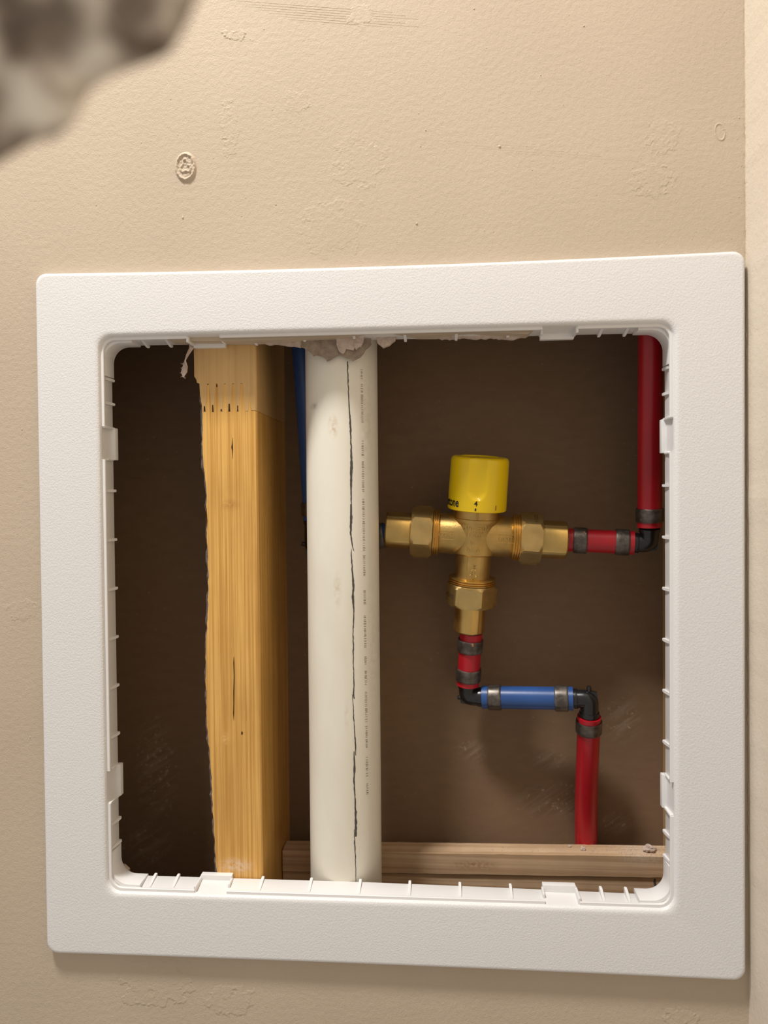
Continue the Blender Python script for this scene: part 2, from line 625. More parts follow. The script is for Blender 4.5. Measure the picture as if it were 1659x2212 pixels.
# torn board hanging inside the top of the hole
def flap(name, outline, y, thick, mat, seed, amp=1.2, bend=0.0):
    """ragged scrap: x-z outline filled, lumpy front and back, real thickness"""
    bm = bmesh.new()
    pts = []
    m = len(outline)
    for i in range(m):
        a, b = Vector(outline[i]), Vector(outline[(i + 1) % m])
        k = max(1, int((b - a).length / 1.6))
        for j in range(k):
            p = a.lerp(b, j / k)
            pts.append((p.x + .7 * fbm(p.x * .5, p.y * .5, seed), p.y + .8 * fbm(p.x * .5, p.y * .5, seed + 9)))
    vs = [bm.verts.new((x, 0, z)) for x, z in pts]
    es = [bm.edges.new((vs[i], vs[(i + 1) % len(vs)])) for i in range(len(vs))]
    bmesh.ops.triangle_fill(bm, use_beauty=True, edges=es)
    bmesh.ops.subdivide_edges(bm, edges=[e for e in bm.edges if not e.is_boundary], cuts=1, use_grid_fill=True)
    bmesh.ops.triangulate(bm, faces=bm.faces)
    r = bmesh.ops.extrude_face_region(bm, geom=list(bm.faces))
    bk = {v for v in r['geom'] if isinstance(v, bmesh.types.BMVert)}
    top = max(p[1] for p in pts)
    for v in bm.verts:
        n = amp * fbm(v.co.x * .22, v.co.z * .22, seed)
        v.co.y = y + n + (thick if v in bk else 0) + bend * (top - v.co.z) ** 2 * .01
    return obj(name, bm, mat, wall)

flap('torn_paper', [(-49, 177), (-51.5, 171), (-47, 169), (-43, 165), (-37, 164.5), (-34, 161.3), (-31, 162.5), (-26, 165.5), (-21, 163),
                    (-17.5, 161.2), (-13, 163), (-9, 168), (-5.5, 171.5), (-6, 177)], 8.4, 1.6, mt['paper'], 2.0, .7)
flap('torn_gypsum', [(-28, 177), (-27.5, 171), (-26, 166.5), (-24, 164.6), (-21.5, 168), (-17, 167.8), (-14, 169.6), (-13.5, 177)],
     6.2, 1.8, mt['gyp'], 5.0, .6)
flap('torn_gypsum', [(-15.5, 177), (-16.5, 170.5), (-15, 168), (-11.8, 169.5), (-10, 174), (-9.5, 177)], 5.8, 2.0, mt['gyp'], 6.0, .8)
flap('torn_gypsum', [(-75.5, 178), (-76, 174.3), (-72, 172.6), (-66, 173), (-60, 171.8), (-54, 171.5), (-51.5, 170.4), (-50, 174), (-51, 178)],
     8.5, 4, mt['gyp'], 8.0, 1.0)
flap('torn_gypsum', [(-3, 178), (-1.5, 172), (2, 169.2), (6, 170.5), (9.5, 173), (10, 178)], 7.5, 4, mt['gyp'], 11.0, 1.2)
flap('torn_gypsum', [(30, 178), (34, 174.3), (44, 173.4), (52, 174.4), (60, 173.0), (70, 173.8), (78, 172.6), (84, 172.2), (91, 174.8), (92, 178)],
     9.0, 3.5, mt['gyp'], 14.0, .8)
flap('torn_gypsum', [(140, 180), (145, 175.6), (160, 175.2), (165, 180)], 9.5, 3, mt['gyp'], 16.0, .6)
flap('torn_gypsum', [(-180, 178), (-178, 172), (-176.2, 169), (-175, 173), (-168, 174.6), (-162, 178)], 12.8, 3, mt['gyp'], 19.0, 1.0)
flap('torn_gypsum', [(-182, -178), (-179, -170), (-175, -170.5), (-172.4, -173.5), (-172.8, -179)], 13.0, 5, mt['gyp'], 23.0, 1.2)
# twisted strip of facing paper dangling beside the stud
bm = bmesh.new()
path = [(-121.5, 10.5, 178), (-122.5, 10, 172), (-125, 9.4, 167.5), (-126.6, 8.8, 163.4), (-126.4, 8.2, 159.5), (-127, 8, 156), (-127.6, 8, 152.8)]
prev = None
for i, p in enumerate(path):
    w = (2.6, 1.7, 1.3, 1.5, 2.4, 2.0, .3)[i]
    a = .5 * i + .4
    d = Vector((math.cos(a) * w, math.sin(a) * w * .7, 0))
    nrm = Vector((-math.sin(a), math.cos(a), 0)) * .45
    ring = [bm.verts.new(Vector(p) + s * d + t * nrm) for s, t in ((-1, -1), (1, -1), (1, 1), (-1, 1))]
    if prev:
        for k in range(4):
            bm.faces.new((prev[k], prev[(k + 1) % 4], ring[(k + 1) % 4], ring[k]))
    else:
        bm.faces.new(ring)
    prev = ring
bm.faces.new(prev)
for k in range(16):                                       # frayed fibres
    q = Vector(path[3]).lerp(Vector(path[6]), random.random())
    d = Vector((random.uniform(-1, 1), random.uniform(-.6, .2), random.uniform(-.7, .5))).normalized() * random.uniform(1.4, 3)
    add_tube(bm, [q, q + d * .6, q + d], [.16, .12, .05], 5)
obj('paper_strip', bm, mt['gyp'], wall)['label'] = 'frayed curl of torn facing paper'

# ---------------------------------------------------------------- ACCESS PANEL FRAME
frame = thing('access_panel_frame', 'white textured plastic access panel frame with open square centre on beige wall', 'panel frame')

def square_path(sx, sz, r, ns=26, nc=8):
    pts = []
    for (cx, cz, a0, side) in ((1, 1, 0, 0), (-1, 1, 90, 1), (-1, -1, 180, 2), (1, -1, 270, 3)):
        ox, oz = cx * (sx - r), cz * (sz - r)
        for i in range(nc + 1):
            a = math.radians(a0 + 90 * i / nc)
            pts.append((ox + r * math.cos(a), oz + r * math.sin(a)))
        nxt = [(-1, 1), (-1, -1), (1, -1), (1, 1)][side]
        ex, ez = nxt[0] * (sx - r), nxt[1] * (sz - r)
        a = math.radians(a0 + 90)
        p0 = Vector((ox + r * math.cos(a), oz + r * math.sin(a)))
        p1 = Vector((ex + r * math.cos(a), ez + r * math.sin(a)))
        for i in range(1, ns):
            q = p0.lerp(p1, i / ns)
            pts.append((q.x, q.y))
    return pts

def warp(x, y, z):
    """the moulded frame bows a little and stands off the wall towards its lower right corner"""
    r = max(abs(x), abs(z)) / 218.5
    k = max(0.0, (r - .80) / .20)
    if z > 150:
        z -= 2.3 * k * (1 - (x / 218.5) ** 2)
    elif z < -150:
        z += .9 * k * (1 - (x / 218.5) ** 2)
    u, v = max(0, (x + 218) / 437), max(0, (218 - z) / 437)
    y -= 1.3 * u * v * v * max(0.0, (r - .80) / .2)
    return x, y, z

LIP_X, LIP_Z = 176.6, 174.6            # half openings at the rear of the lip (the sides have less draft)
def sag(x, y, z):
    """the rear of the bottom lip drops a little towards its right end"""
    if z < -170 and y > 5:
        z -= 2.4 * max(0.0, min(1.0, (x + 20) / 190)) ** 1.3
    return x, y, z

def sweep(profile, name, mat, close=True):
    bm = bmesh.new()
    rings = []
    for (sx, sz, r, y) in profile:
        rings.append([bm.verts.new(sag(*warp(x, y, z))) for x, z in square_path(sx, sz, r)])
    n = len(rings[0])
    pairs = list(zip(rings, rings[1:])) + ([(rings[-1], rings[0])] if close else [])
    for a, b in pairs:
        for i in range(n):
            j = (i + 1) % n
            bm.faces.new((a[i], a[j], b[j], b[i]))
    return obj(name, bm, mat, frame, True, 40)

H = 218.5
sweep([(H, H, 7, -.15), (H, H, 7, -3.6), (H - .25, H - .25, 7, -4.8), (H - .8, H - .8, 6.8, -5.6), (H - 1.8, H - 1.8, 6.5, -6.0),
       (H - 2.6, H - 2.6, 6.5, -6.03), (181.2, 181.2, 9, -6.03), (180.0, 180.0, 9, -6.0), (178.4, 178.4, 9, -5.75), (177.6, 177.6, 9, -5.0), (177.2, 177.2, 9, -3.8),
       (180.5, 180.5, 9, -3.6), (181, 181, 9, -2.2)], 'flange', mt['vinyl'])
sweep([(177.3, 177.3, 9, -4.0), (177.2, 177.0, 9, -2.0), (LIP_X, LIP_Z, 10, 11.6), (LIP_X + .3, LIP_Z + .3, 10, 12.2),
       (LIP_X + 1.2, LIP_Z + 1.2, 10, 12.2), (179.2, 178.4, 10, -1.5), (180, 180, 10, -4.0)], 'lip', mt['vinyl_s'])

def side_mat(k):
    """local frame of one side: x along it, z towards the opening, y into the wall"""
    if k == 0:   return Matrix(((1, 0, 0, 0), (0, 1, 0, 0), (0, 0, 1, -176.8), (0, 0, 0, 1))), 'z'       # bottom
    if k == 1:   return Matrix(((-1, 0, 0, 0), (0, 1, 0, 0), (0, 0, -1, 176.8), (0, 0, 0, 1))), 'z'      # top
    if k == 2:   return Matrix(((0, 0, 1, -177.1), (0, 1, 0, 0), (-1, 0, 0, 0), (0, 0, 0, 1))), 'x'      # left
    return Matrix(((0, 0, -1, 177.1), (0, 1, 0, 0), (1, 0, 0, 0), (0, 0, 0, 1))), 'x'                    # right

def lip_h(ax, y):
    return (0.18 * max(0, y + 1) if ax == 'z' else .04 * max(0, y + 1))

def rib_bm(M, ax, s, w=1.7, tip=1.7):
    bm = bmesh.new()
    prof = [(-1.2, -.6), (-1.2, .7), (1.5, lip_h(ax, 1.5) + .6), (9.5, lip_h(ax, 9.5) + tip * .9), (12.0, lip_h(ax, 12) + tip), (13.0, lip_h(ax, 12) + tip * .7), (13.1, -.6)]
    a = [bm.verts.new((s - w / 2, y, z)) for y, z in prof]
    b = [bm.verts.new((s + w / 2, y, z)) for y, z in prof]
    bm.faces.new(a); bm.faces.new(list(reversed(b)))
    for i in range(len(a)):
        j = (i + 1) % len(a)
        bm.faces.new((a[j], a[i], b[i], b[j]))
    bmesh.ops.bevel(bm, geom=list(bm.edges), offset=.3, segments=1, affect='EDGES')
    bm.transform(M)
    return bm

CATCH = 110.5
for k in range(4):
    M, ax = side_mat(k)
    for s in (-152, -136.5, -80, -48, -16, 16, 48, 80, 136.5, 152):
        obj('rib', rib_bm(M, ax, s), mt['vinyl_s'], frame)
    for c in (-CATCH, CATCH):
        bm = bmesh.new()
        h = lip_h(ax, 12)
        add_box(bm, c - 10.4, c + 10.4, 9.0, 13.6, -.8, h + 2.7, .45, 2)
        sgn = 1 if c < 0 else -1
        add_box(bm, c - sgn * 10.4 - .7, c - sgn * 10.4 + .9, -3.0, 11, -.8, h + 1.5, .3, 1)
        add_box(bm, c + sgn * 10.4 - .8, c + sgn * 10.4 + .6, 2.0, 11, -.8, h + .9, .3, 1)
        bm.transform(M)
        obj('catch', bm, mt['vinyl_s'], frame, True, 40)
def ridge_path(pts, name='ridge'):
    """thin raised bar swept along the lip just behind the flange edge"""
    bm = bmesh.new()
    prev = None
    n = len(pts)
    for i, p in enumerate(pts):
        q0, q1 = Vector(pts[max(0, i - 1)]), Vector(pts[min(n - 1, i + 1)])
        t = (q1 - q0).normalized()
        nv = Vector((-t.y, t.x))
        ring = [bm.verts.new((p[0] + nv.x * d, y, p[1] + nv.y * d)) for d, y in
                ((-1.4, -3.6), (1.5, -3.6), (1.8, -3.3), (1.8, -1.9), (1.5, -1.6), (-1.4, -1.6))]
        if prev:
            for k in range(6):
                bm.faces.new((prev[k], prev[(k + 1) % 6], ring[(k + 1) % 6], ring[k]))
        else:
            bm.faces.new(ring)
        prev = ring
    bm.faces.new(prev)
    return obj(name, bm, mt['vinyl_s'], frame, True, 40)
E0, RC = 177.0, 9.0
for k in range(4):                                        # anticlockwise round the opening, as seen from the room
    ca, sa = ((1, 0), (0, 1), (-1, 0), (0, -1))[k]
    rot = lambda x, z: (x * ca - z * sa, x * sa + z * ca)
    c = CATCH - 10.5
    ridge_path([rot(E0, -c + 2 * c * i / 4) for i in range(5)])
    arc = [(E0, CATCH + 10.5), (E0, 140), (E0, 160), (E0, E0 - RC)]
    arc += [(E0 - RC + RC * math.cos(math.radians(9 * i)), E0 - RC + RC * math.sin(math.radians(9 * i))) for i in range(1, 11)]
    arc += [(160, E0), (140, E0), (CATCH + 10.5, E0)]
    ridge_path([rot(x, z) for x, z in arc])
for (cx, cz) in ((1, 1), (-1, 1), (-1, -1), (1, -1)):     # thicker rounded pad in each corner of the lip
    bm = bmesh.new()
    prev = None
    pts = []
    R0 = 10.5
    sx, sz = LIP_X - 1.2, LIP_Z - 1.0
    pts.append((sx, sz - 20, 1, 0))
    for i in range(9):
        a = math.radians(90 * i / 8)
        pts.append((sx - R0 + R0 * math.cos(a), sz - R0 + R0 * math.sin(a), math.cos(a), math.sin(a)))
    pts.append((sx - 18, sz, 0, 1))
    for (x, z, nx, nz) in pts:
        ring = [bm.verts.new((cx * (x + nx * d), y, cz * (z + nz * d))) for d, y in ((0.5, -1.5), (0.2, -.9), (0, 12.0), (.3, 12.8), (2.6, 12.8), (2.6, -1.5))]
        if prev:
            for q in range(6):
                bm.faces.new((prev[q], prev[(q + 1) % 6], ring[(q + 1) % 6], ring[q]))
        else:
            bm.faces.new(ring)
        prev = ring
    bm.faces.new(prev)
    obj('corner_pad', bm, mt['vinyl_s'], frame, True, 40)

# ---------------------------------------------------------------- STUDS
stud = thing('wall_stud', 'golden pine stud with a finger joint, left of the white pipe', 'stud')
tips = [-112.9, -107.2, -101.8, -96.3, -90.6]
roots = [-115.4, -109.9, -104.3, -99.1, -93.5, -87.4]
def zigzag(g):
    """finger joint line, left to right, moved by g"""
    out = [(-118.2, 149.6 - 8 + g)]
    for i in range(6):
        out += [(roots[i] - .75, 131.0 + g), (roots[i] + .75, 131.0 + g)]
        if i < 5:
            out += [(tips[i] - .6, 149.0 + g), (tips[i] + .6, 149.0 + g)]
    out += [(-85.6, 142 + g), (-84.4, 131.5 + g), (-80.9, 131 + g)]
    return out
left_low = [(-118.1, 141.4), (-116.8, 128), (-117.3, 104), (-115.1, 82), (-114.8, 52), (-114.4, 20), (-114.7, 5), (-116.3, -20), (-116.8, -40),
            (-116.8, -72), (-115.2, -90), (-114.3, -100), (-113.3, -130), (-112.2, -155), (-111.2, -178), (-111.0, -300)]
def jag(pts, amp, step=3.0, seed=0.0):
    out = []
    for (a, b) in zip(pts, pts[1:]):
        k = max(1, int(math.dist(a, b) / step))
        for j in range(k):
            t = j / k
            x, z = a[0] + (b[0] - a[0]) * t, a[1] + (b[1] - a[1]) * t
            out.append((x + amp * fbm(z * .3, seed, .5), z))
    out.append(pts[-1])
    return out
low_left = jag(left_low, .55, 3, 2.2)
low = list(reversed(zigzag(-.22)[1:])) + low_left + [(-80.4, -300)]
# bevelled right arris and slightly rounded: front face narrower than the body
def ease_arris(bm):
    es = [e for e in bm.edges if all(abs(v.co.y - 13) < .2 and v.co.x > -81.6 for v in e.verts) and abs(e.verts[0].co.z - e.verts[1].co.z) > 20]
    bmesh.ops.bevel(bm, geom=es, offset=2.0, segments=3, affect='EDGES', profile=.5)
bm = bmesh.new(); add_prism(bm, low, 13.0, 101.8); ease_arris(bm)
obj('board', bm, mt['stud_low'], stud)
up_left = [(-122.2, 420), (-122.2, 176), (-121.9, 166), (-121.9, 154), (-120.6, 152), (-120.2, 149.9), (-118.6, 149.4)]
up = zigzag(.0) + [(-80.9, 420)] + up_left
bm = bmesh.new(); add_prism(bm, up, 12.9, 101.8); ease_arris(bm)
obj('board', bm, mt['stud_up'], stud)
bm = bmesh.new()                                          # bark-edged wane behind the front arris
prevr = None
for (x, z) in low_left:
    e = 1.9 + 1.2 * fbm(z * .12, 7.7) + .5 * fbm(z * .7, 2.7)
    ring = [bm.verts.new(p) for p in ((x + .4, 13.6, z), (x - max(.5, e) * .8, 15.0 + fbm(z * .4, 1.1), z), (x - max(.6, e), 20, z),
                                      (x - max(.6, e) + .4, 34, z), (x + 2, 34, z))]
    if prevr:
        for q in range(5):
            bm.faces.new((prevr[q], prevr[(q + 1) % 5], ring[(q + 1) % 5], ring[q]))
    else:
        bm.faces.new(ring)
    prevr = ring
bm.faces.new(prevr)
obj('bark_edge', bm, mt['bark'], stud)['label'] = 'dark grey bark left along the edge'
bm = bmesh.new()                                          # split, knot slit and nail hole as thin dark recess plugs
sl = lambda pts: [bm.faces.new([bm.verts.new((x - w, 12.85, z)) for x, z, w in pts] + [bm.verts.new((x + w, 12.85, z)) for x, z, w in reversed(pts)])]
sl([(-98.0, -29, .08), (-98.1, -33, .3), (-98.0, -42, .28), (-98.3, -52, .38), (-98.4, -60, .3), (-98.6, -66, .35), (-98.6, -71, .05)])
sl([(-97.3, 114, .04), (-97.3, 109.5, .3), (-97.4, 107.6, .55), (-97.3, 105.5, .28), (-97.2, 100, .04)])
sl([(-93.9, -78.2, .1), (-93.2, -78.3, .45), (-93.2, -79.8, .5), (-93.6, -80.3, .1)])
sl([(-116.0, 72, .05), (-115.2, 68, .25), (-114.8, 60, .35), (-114.9, 54, .05)])
for x, z, w, h in ((-115.4, 133.4, .8, 2.6), (-109.9, 133.8, .65, 3.4), (-104.3, 132.0, .7, 1.2), (-99.0, 134.2, .8, 3.6), (-93.4, 133.4, .5, 2.8),
                   (-107.0, 147.9, .5, 1.4), (-112.9, 148.5, .6, .5)):
    sl([(x, z + h * .45, w * .55), (x, z - h + .4, w * .8)])
obj('crack', bm, mt['void'], stud)['kind'] = 'stuff'

tag(stud, 'golden pine wall stud with finger joint and bark edge, left of the white pipe', 'stud')
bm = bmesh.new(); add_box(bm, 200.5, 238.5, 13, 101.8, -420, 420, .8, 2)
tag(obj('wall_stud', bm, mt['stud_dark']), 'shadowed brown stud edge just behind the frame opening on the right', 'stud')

# ---------------------------------------------------------------- PVC PIPE
PX, PY, PR = -28.4, 36.0, 24.15
pipe = thing('drain_pipe', 'thick off-white plastic drain pipe standing beside the pine stud', 'pipe')
bm = bmesh.new()
add_lathe(bm, [(PR, -310), (PR, -100), (PR, 100), (PR, 430)], Matrix.Translation((PX, PY, 0)), 96)
obj('pipe_body', bm, mt['pvc'], pipe, True, 40)
def on_pipe(x, z, lift=.05):
    s = max(-1, min(1, (x - PX) / PR))
    th = math.asin(s)
    return Vector((PX + (PR + lift) * math.sin(th), PY - (PR + lift) * math.cos(th), z))
def pipe_strip(bm, pts, lift):
    rows = []
    for (x, z, w) in pts:
        rows.append([bm.verts.new(on_pipe(x + s * w, z, lift)) for s in (-1, -.33, .33, 1)])
    for a, b in zip(rows, rows[1:]):
        for i in range(3):
            bm.faces.new((a[i], a[i + 1], b[i + 1], b[i]))
def dens(pts, jitter, step=1.2, seed=1.0):
    out = []
    for a, b in zip(pts, pts[1:]):
        k = max(1, int(abs(a[1] - b[1]) / step))
        for j in range(k):
            t = j / k
            z = a[1] + (b[1] - a[1]) * t
            out.append((a[0] + (b[0] - a[0]) * t + jitter * fbm(z * .35, seed),
                        z, max(.07, .82 * (a[2] + (b[2] - a[2]) * t) * (1 + .45 * fbm(z * .5, seed + 5)))))
    out.append(pts[-1])
    return out
bm = bmesh.new()
strokes = [
    [(-21.4, 161.5, .45), (-21.0, 141, .35), (-20.4, 128, .5), (-20.0, 122, .8), (-19.8, 112, .45)],
    [(-19.9, 116, .3), (-19.6, 104, .65), (-19.5, 96, 1.05), (-19.8, 88, .95), (-20.0, 80, .6), (-19.8, 66, .35)],
    [(-20.3, 70, .3), (-20.0, 62, .9), (-20.4, 52, .6), (-19.6, 44, .45), (-18.6, 39.8, .2)],
    [(-20.3, 41.5, .15), (-20.1, 36, .45), (-19.6, 26, .55), (-19.1, 18, .75), (-19.4, 8, .8), (-18.9, 2, .45), (-19.3, -10, .35)],
    [(-19.6, -8, .3), (-19.4, -22, .5), (-19.6, -34, .35), (-19.2, -47, .4), (-19.6, -53, .6), (-19.2, -56, .3)],
    [(-20.3, -53, .2), (-20.0, -60, .35), (-19.4, -74, .3), (-18.7, -87, .5), (-18.6, -93, .2)],
    [(-19.6, -90, .3), (-19.4, -100, .75), (-19.9, -110, .55), (-19.3, -120, .45), (-19.0, -130, .7), (-18.9, -140, .9), (-19.0, -146, .5)],
    [(-20.0, -141, .2), (-19.7, -150, .4), (-19.3, -165, .3), (-19.2, -178, .2)],
]
for i, s in enumerate(strokes):
    pipe_strip(bm, dens(s, .25, 1.2, i * 3.1), .06 + .01 * (i % 2))
obj('marker_line', bm, mt['marker'], pipe)['label'] = 'wavering black marker line'
bm = bmesh.new()
z = 157.0
while z > -123:                                            # row of faded print, each stroke a tiny fleck
    w = fbm(z * .09, 3.3)
    x = -12.9 + (157 - z) * .004
    if w > -.22 and not (int(z) % 37 < 3):
        k = random.random()
        pipe_strip(bm, [(x + random.uniform(-.15, .15) - .1, z, .55 + .25 * k), (x + .15, z - .30 - .3 * random.random(), .5 + .25 * k)], .05)
    z -= random.choice((.85, .95, 1.1, 1.25, 1.6))
o = obj('pipe_print', bm, plain('faded_grey_print', (.30, .26, .205), .6), pipe)
o['label'] = 'faded illegible row of grey print'
o['kind'] = 'stuff'

# ---------------------------------------------------------------- BOTTOM STRIPS OF WOOD
def strip(label, x0, x1, y0, y1, zt0, zt1, h, seed):
    """sawn strip whose top runs from zt0 (left) to zt1 (right)"""
    bm = bmesh.new()
    n = 46
    prev = None
    for i in range(n + 1):
        t = i / n
        x = x0 + (x1 - x0) * t
        zt = zt0 + (zt1 - zt0) * t + .18 * fbm(x * .09, seed)
        zb = zt - h + .2 * fbm(x * .07, seed + 4)
        b = .5 + .25 * fbm(x * .2, seed + 8)
        ring = [bm.verts.new((x, y, z)) for y, z in ((y0, zb), (y0, zt - b), (y0 + b, zt), (y1, zt), (y1, zb))]
        if prev:
            for k in range(5):
                bm.faces.new((prev[k], prev[(k + 1) % 5], ring[(k + 1) % 5], ring[k]))
        else:
            bm.faces.new(ring)
        prev = ring
    bm.faces.new(prev)
    o = obj('wood_strip', bm, mt['plate'])
    return tag(o, label, 'wood strip', 'stacked wood strips at the cavity bottom')
strip('upper sawn pine strip across the cavity bottom, dusty plaster on its top', -79.6, 200.2, 70, 86, -183.2, -179.6, 15.2, 1.0)
lower = strip('lower pine strip under the dusty one, just above the frame edge', -79.8, 200.3, 71.5, 101.5, -199.2, -195.7, 32, 5.0)
bm = bmesh.new()
for (x, z, w) in ((188.0, -200.2, 1.2),):
    pts = [(186.4, -196.6, .5), (186.2, -199, .9), (186.7, -202, .8), (187.2, -205, .9), (187.6, -208, .3)]
    bm.faces.new([bm.verts.new((a - w, 71.35, b)) for a, b, w in pts] + [bm.verts.new((a + w, 71.35, b)) for a, b, w in reversed(pts)])
obj('pen_mark', bm, mt['marker'], lower)['label'] = 'short black pen mark'

def crumb(x, y, z, r, label, seed, group='plaster crumbs on the wood strip'):
    bm = bmesh.new()
    bmesh.ops.create_icosphere(bm, subdivisions=3, radius=r)
    for v in bm.verts:
        n = 1 + .55 * fbm(v.co.x * 1.3 / r + seed, v.co.y * 1.3 / r, v.co.z * 1.3 / r, 4)
        v.co = Vector((v.co.x * n * 1.15, v.co.y * n, v.co.z * n * .8))
    lo = min(v.co.z for v in bm.verts)
    for v in bm.verts:
        v.co += Vector((x, y, z - lo - .12))
    return tag(obj('plaster_crumb', bm, mt['gyp'], None), label, 'plaster crumb', group)
top = lambda x: -183.2 + 3.6 * (x + 79.6) / 279.8
crumb(183.6, 76, top(183.6), 3.1, 'largest white plaster crumb, at the right end of the wood strip', 1.7)
crumb(186.8, 77.5, top(186.8), 1.7, 'small plaster crumb touching the right side of the largest crumb', 4.2)
crumb(137.8, 77.5, top(137.8), 1.5, 'small plaster crumb on the wood strip in front of the red riser', 9.3)
crumb(128.8, 82, top(128.8), 1.0, 'tiny plaster crumb left of the red riser near the strip back edge', 13.9)

bm = bmesh.new()                                           # plaster dust lying on the strip
for k in range(150):
    x = random.choice((random.uniform(-2, 198), random.gauss(150, 30), random.gauss(175, 14)))
    if not -2 < x < 198:
        continue
    q = random.uniform(.14, .42)
    bmesh.ops.create_icosphere(bm, subdivisions=1, radius=q,
                               matrix=Matrix.Translation((x, random.uniform(71.5, 85), top(x) + .25)) @ Matrix.Diagonal((1.3, 1, .8, 1)))
o = tag(obj('plaster_dust', bm, mt['gyp']), 'pale plaster dust sprinkled along the top of the upper wood strip', 'dust')
o['kind'] = 'stuff'

# ---------------------------------------------------------------- MIXING VALVE
J = Matrix.Translation((61.3, 62, 47.4)) @ Matrix.Rotation(math.radians(3.8), 4, 'Y') @ Matrix.Rotation(math.radians(7), 4, 'X')
Jm = J.copy(); Jm.translation *= MM
valve = thing('mixing_valve', 'brass three-way mixing valve with a yellow knob inside the wall', 'valve', Jm)
TX = Matrix.Rotation(math.pi / 2, 4, 'Y')                 # local z -> +x
TXn = Matrix.Rotation(-math.pi / 2, 4, 'Y')
TD = Matrix.Rotation(math.pi, 4, 'X')                     # local z -> -z

bm = bmesh.new()
add_lathe(bm, [(14.6, -12.9), (15.6, -12.1), (15.8, -10.8), (15.8, 8), (16.4, 9.5), (17.0, 11.2), (16.8, 12.4), (16.2, 12.8), (16.3, 18.7), (15.8, 19.2)], None, 96)
for T in (TX, TXn):
    add_lathe(bm, [(14.2, 2), (14.1, 24.4), (13.6, 25.2), (13.4, 26.5)], T, 56)
add_lathe(bm, [(12.6, 8), (12.4, 14), (12.1, 26), (12.1, 30), (12.8, 31.5)], TD, 56)
add_box(bm, -4.6, 4.6, -13.1, -8, -30.5, -11.5, .4, 2)      # raised plate carrying the outlet marking
add_box(bm, -.55, .55, -17.1, -14, 13.0, 18.0, .25, 1)    # pointer under the knob
obj('valve_body', bm, mt['brass'], valve, True, 35)
bm = bmesh.new()
for T, n in ((TX, 25.3), (TXn, 25.3), (TD, 30.0)):
    prof = []
    r0, r1 = (15.0, 16.4)
    for i in range(4):
        h = n + i * 1.55
        prof += [(r0, h), (r1, h + .45), (r1, h + .75), (r0, h + 1.25)]
    add_lathe(bm, [(12, n - .2)] + prof + [(r0, n + 6.4), (12, n + 6.6)], T, 56)
obj('thread', bm, mt['thread'], valve, True, 30)

def hexnut(T, h0, h1, R, rot):
    bm = bmesh.new()
    n = 48
    def rf(a, h, r):
        k = (a - rot) % (math.pi / 3) - math.pi / 6
        hexr = R * math.cos(math.pi / 6) / math.cos(k)
        return min(hexr, r)
    c = R * .895
    prof = [(c - 1.5, h0), (c, h0 + .2), (R * .93, h0 + 1.1), (R, h0 + 2.3), (R, h1 - 2.3), (R * .93, h1 - 1.1), (c, h1 - .2), (c - 1.5, h1)]
    add_lathe(bm, prof, T, 96, rf)
    return obj('hex_nut', bm, mt['brass_n'], valve, True, 22)
# facet turned 12 degrees up on the side nuts, 22 degrees round on the outlet nut
hexnut(TX, 30.6, 45.4, 18.6, math.radians(108))
hexnut(TXn, 29.6, 44.8, 18.6, math.radians(72))
hexnut(TD, 34.4, 50.4, 18.4, math.radians(90 - 21))
for T, a, b, r in ((TX, 44, 62.6, 13.2), (TXn, 44, 62.5, 12.9), (TD, 49, 69.6, 11.0)):
    bm = bmesh.new()
    add_lathe(bm, [(8.2, a), (r - .3, a), (r, a + 1), (r, b - .8), (r - .5, b), (8.3, b), (8.2, b - 6)], T, 56)
    obj('tailpiece', bm, mt['brass_m'], valve, True, 30)

# knob with scooped grips
knob_rot = math.radians(-5)
def scoop(a, h, r):
    if h < 26.4 or r < 17:
        return r
    best = 0.0
    for k in range(3):
        c = -math.pi / 2 + math.radians(-4) + k * math.pi * 2 / 3
        d = (a - c + math.pi) % (2 * math.pi) - math.pi
        w = .30 * math.sqrt(max(.02, min(1.0, (h - 26.2) / 5.5)))
        if abs(d) < w:
            best = max(best, math.cos(d / w * math.pi / 2) ** .8)
    t = min(1.0, (h - 26.4) / 4.0)
    return r - 2.6 * best * math.sin(t * math.pi / 2) ** .6
bm = bmesh.new()
prof = [(16.6, 18.2), (19.6, 18.2), (20.25, 18.7), (20.3, 19.4), (20.3, 23)]
prof += [(20.3 - .012 * (h - 23), h) for h in [24 + .8 * i for i in range(36)]]
prof += [(19.75, 52.9), (19.35, 53.9), (18.6, 54.6), (17.4, 54.9), (13.5, 54.9), (13.0, 54.3), (0.5, 54.0)]
add_lathe(bm, prof, None, 144, scoop)
knob = obj('knob', bm, mt['yellow'], valve, True, 40)

def wrap_text(s, height, ang, zc, R, sx, bold, mat, name, parent, align='CENTER', cond=None, depth=.05, flip=False):
    """lettering laid round a vertical cylinder of radius R, centred at ang degrees from the front"""
    bm = text_bm(s, height, depth, sx, bold, align)
    for v in bm.verts:
        x, y, z = v.co
        a = math.radians(ang) + x / R
        rr = R + z + depth
        v.co = Vector((rr * math.sin(a), -rr * math.cos(a), zc + y))
    return obj(name, bm, mat, parent)
wrap_text('Webstone', 5.9, -40, 23.6, 20.32, .74, .20, mt['ink'], 'knob_lettering', knob, 'RIGHT')
wrap_text('4', 3.5, -5, 24.4, 20.32, 1.0, .06, mt['ink'], 'knob_lettering', knob)
for (ang, w, z0, z1, m) in ((-5, .5, 19.6, 21.4, 'ink'), (36, .32, 20.2, 23.6, 'redink')):
    bm = bmesh.new()
    add_box(bm, -w, w, -20.42, -20.2, z0, z1, .03, 1, Matrix.Rotation(math.radians(ang), 4, 'Z'))
    obj('knob_mark', bm, mt[m], knob)

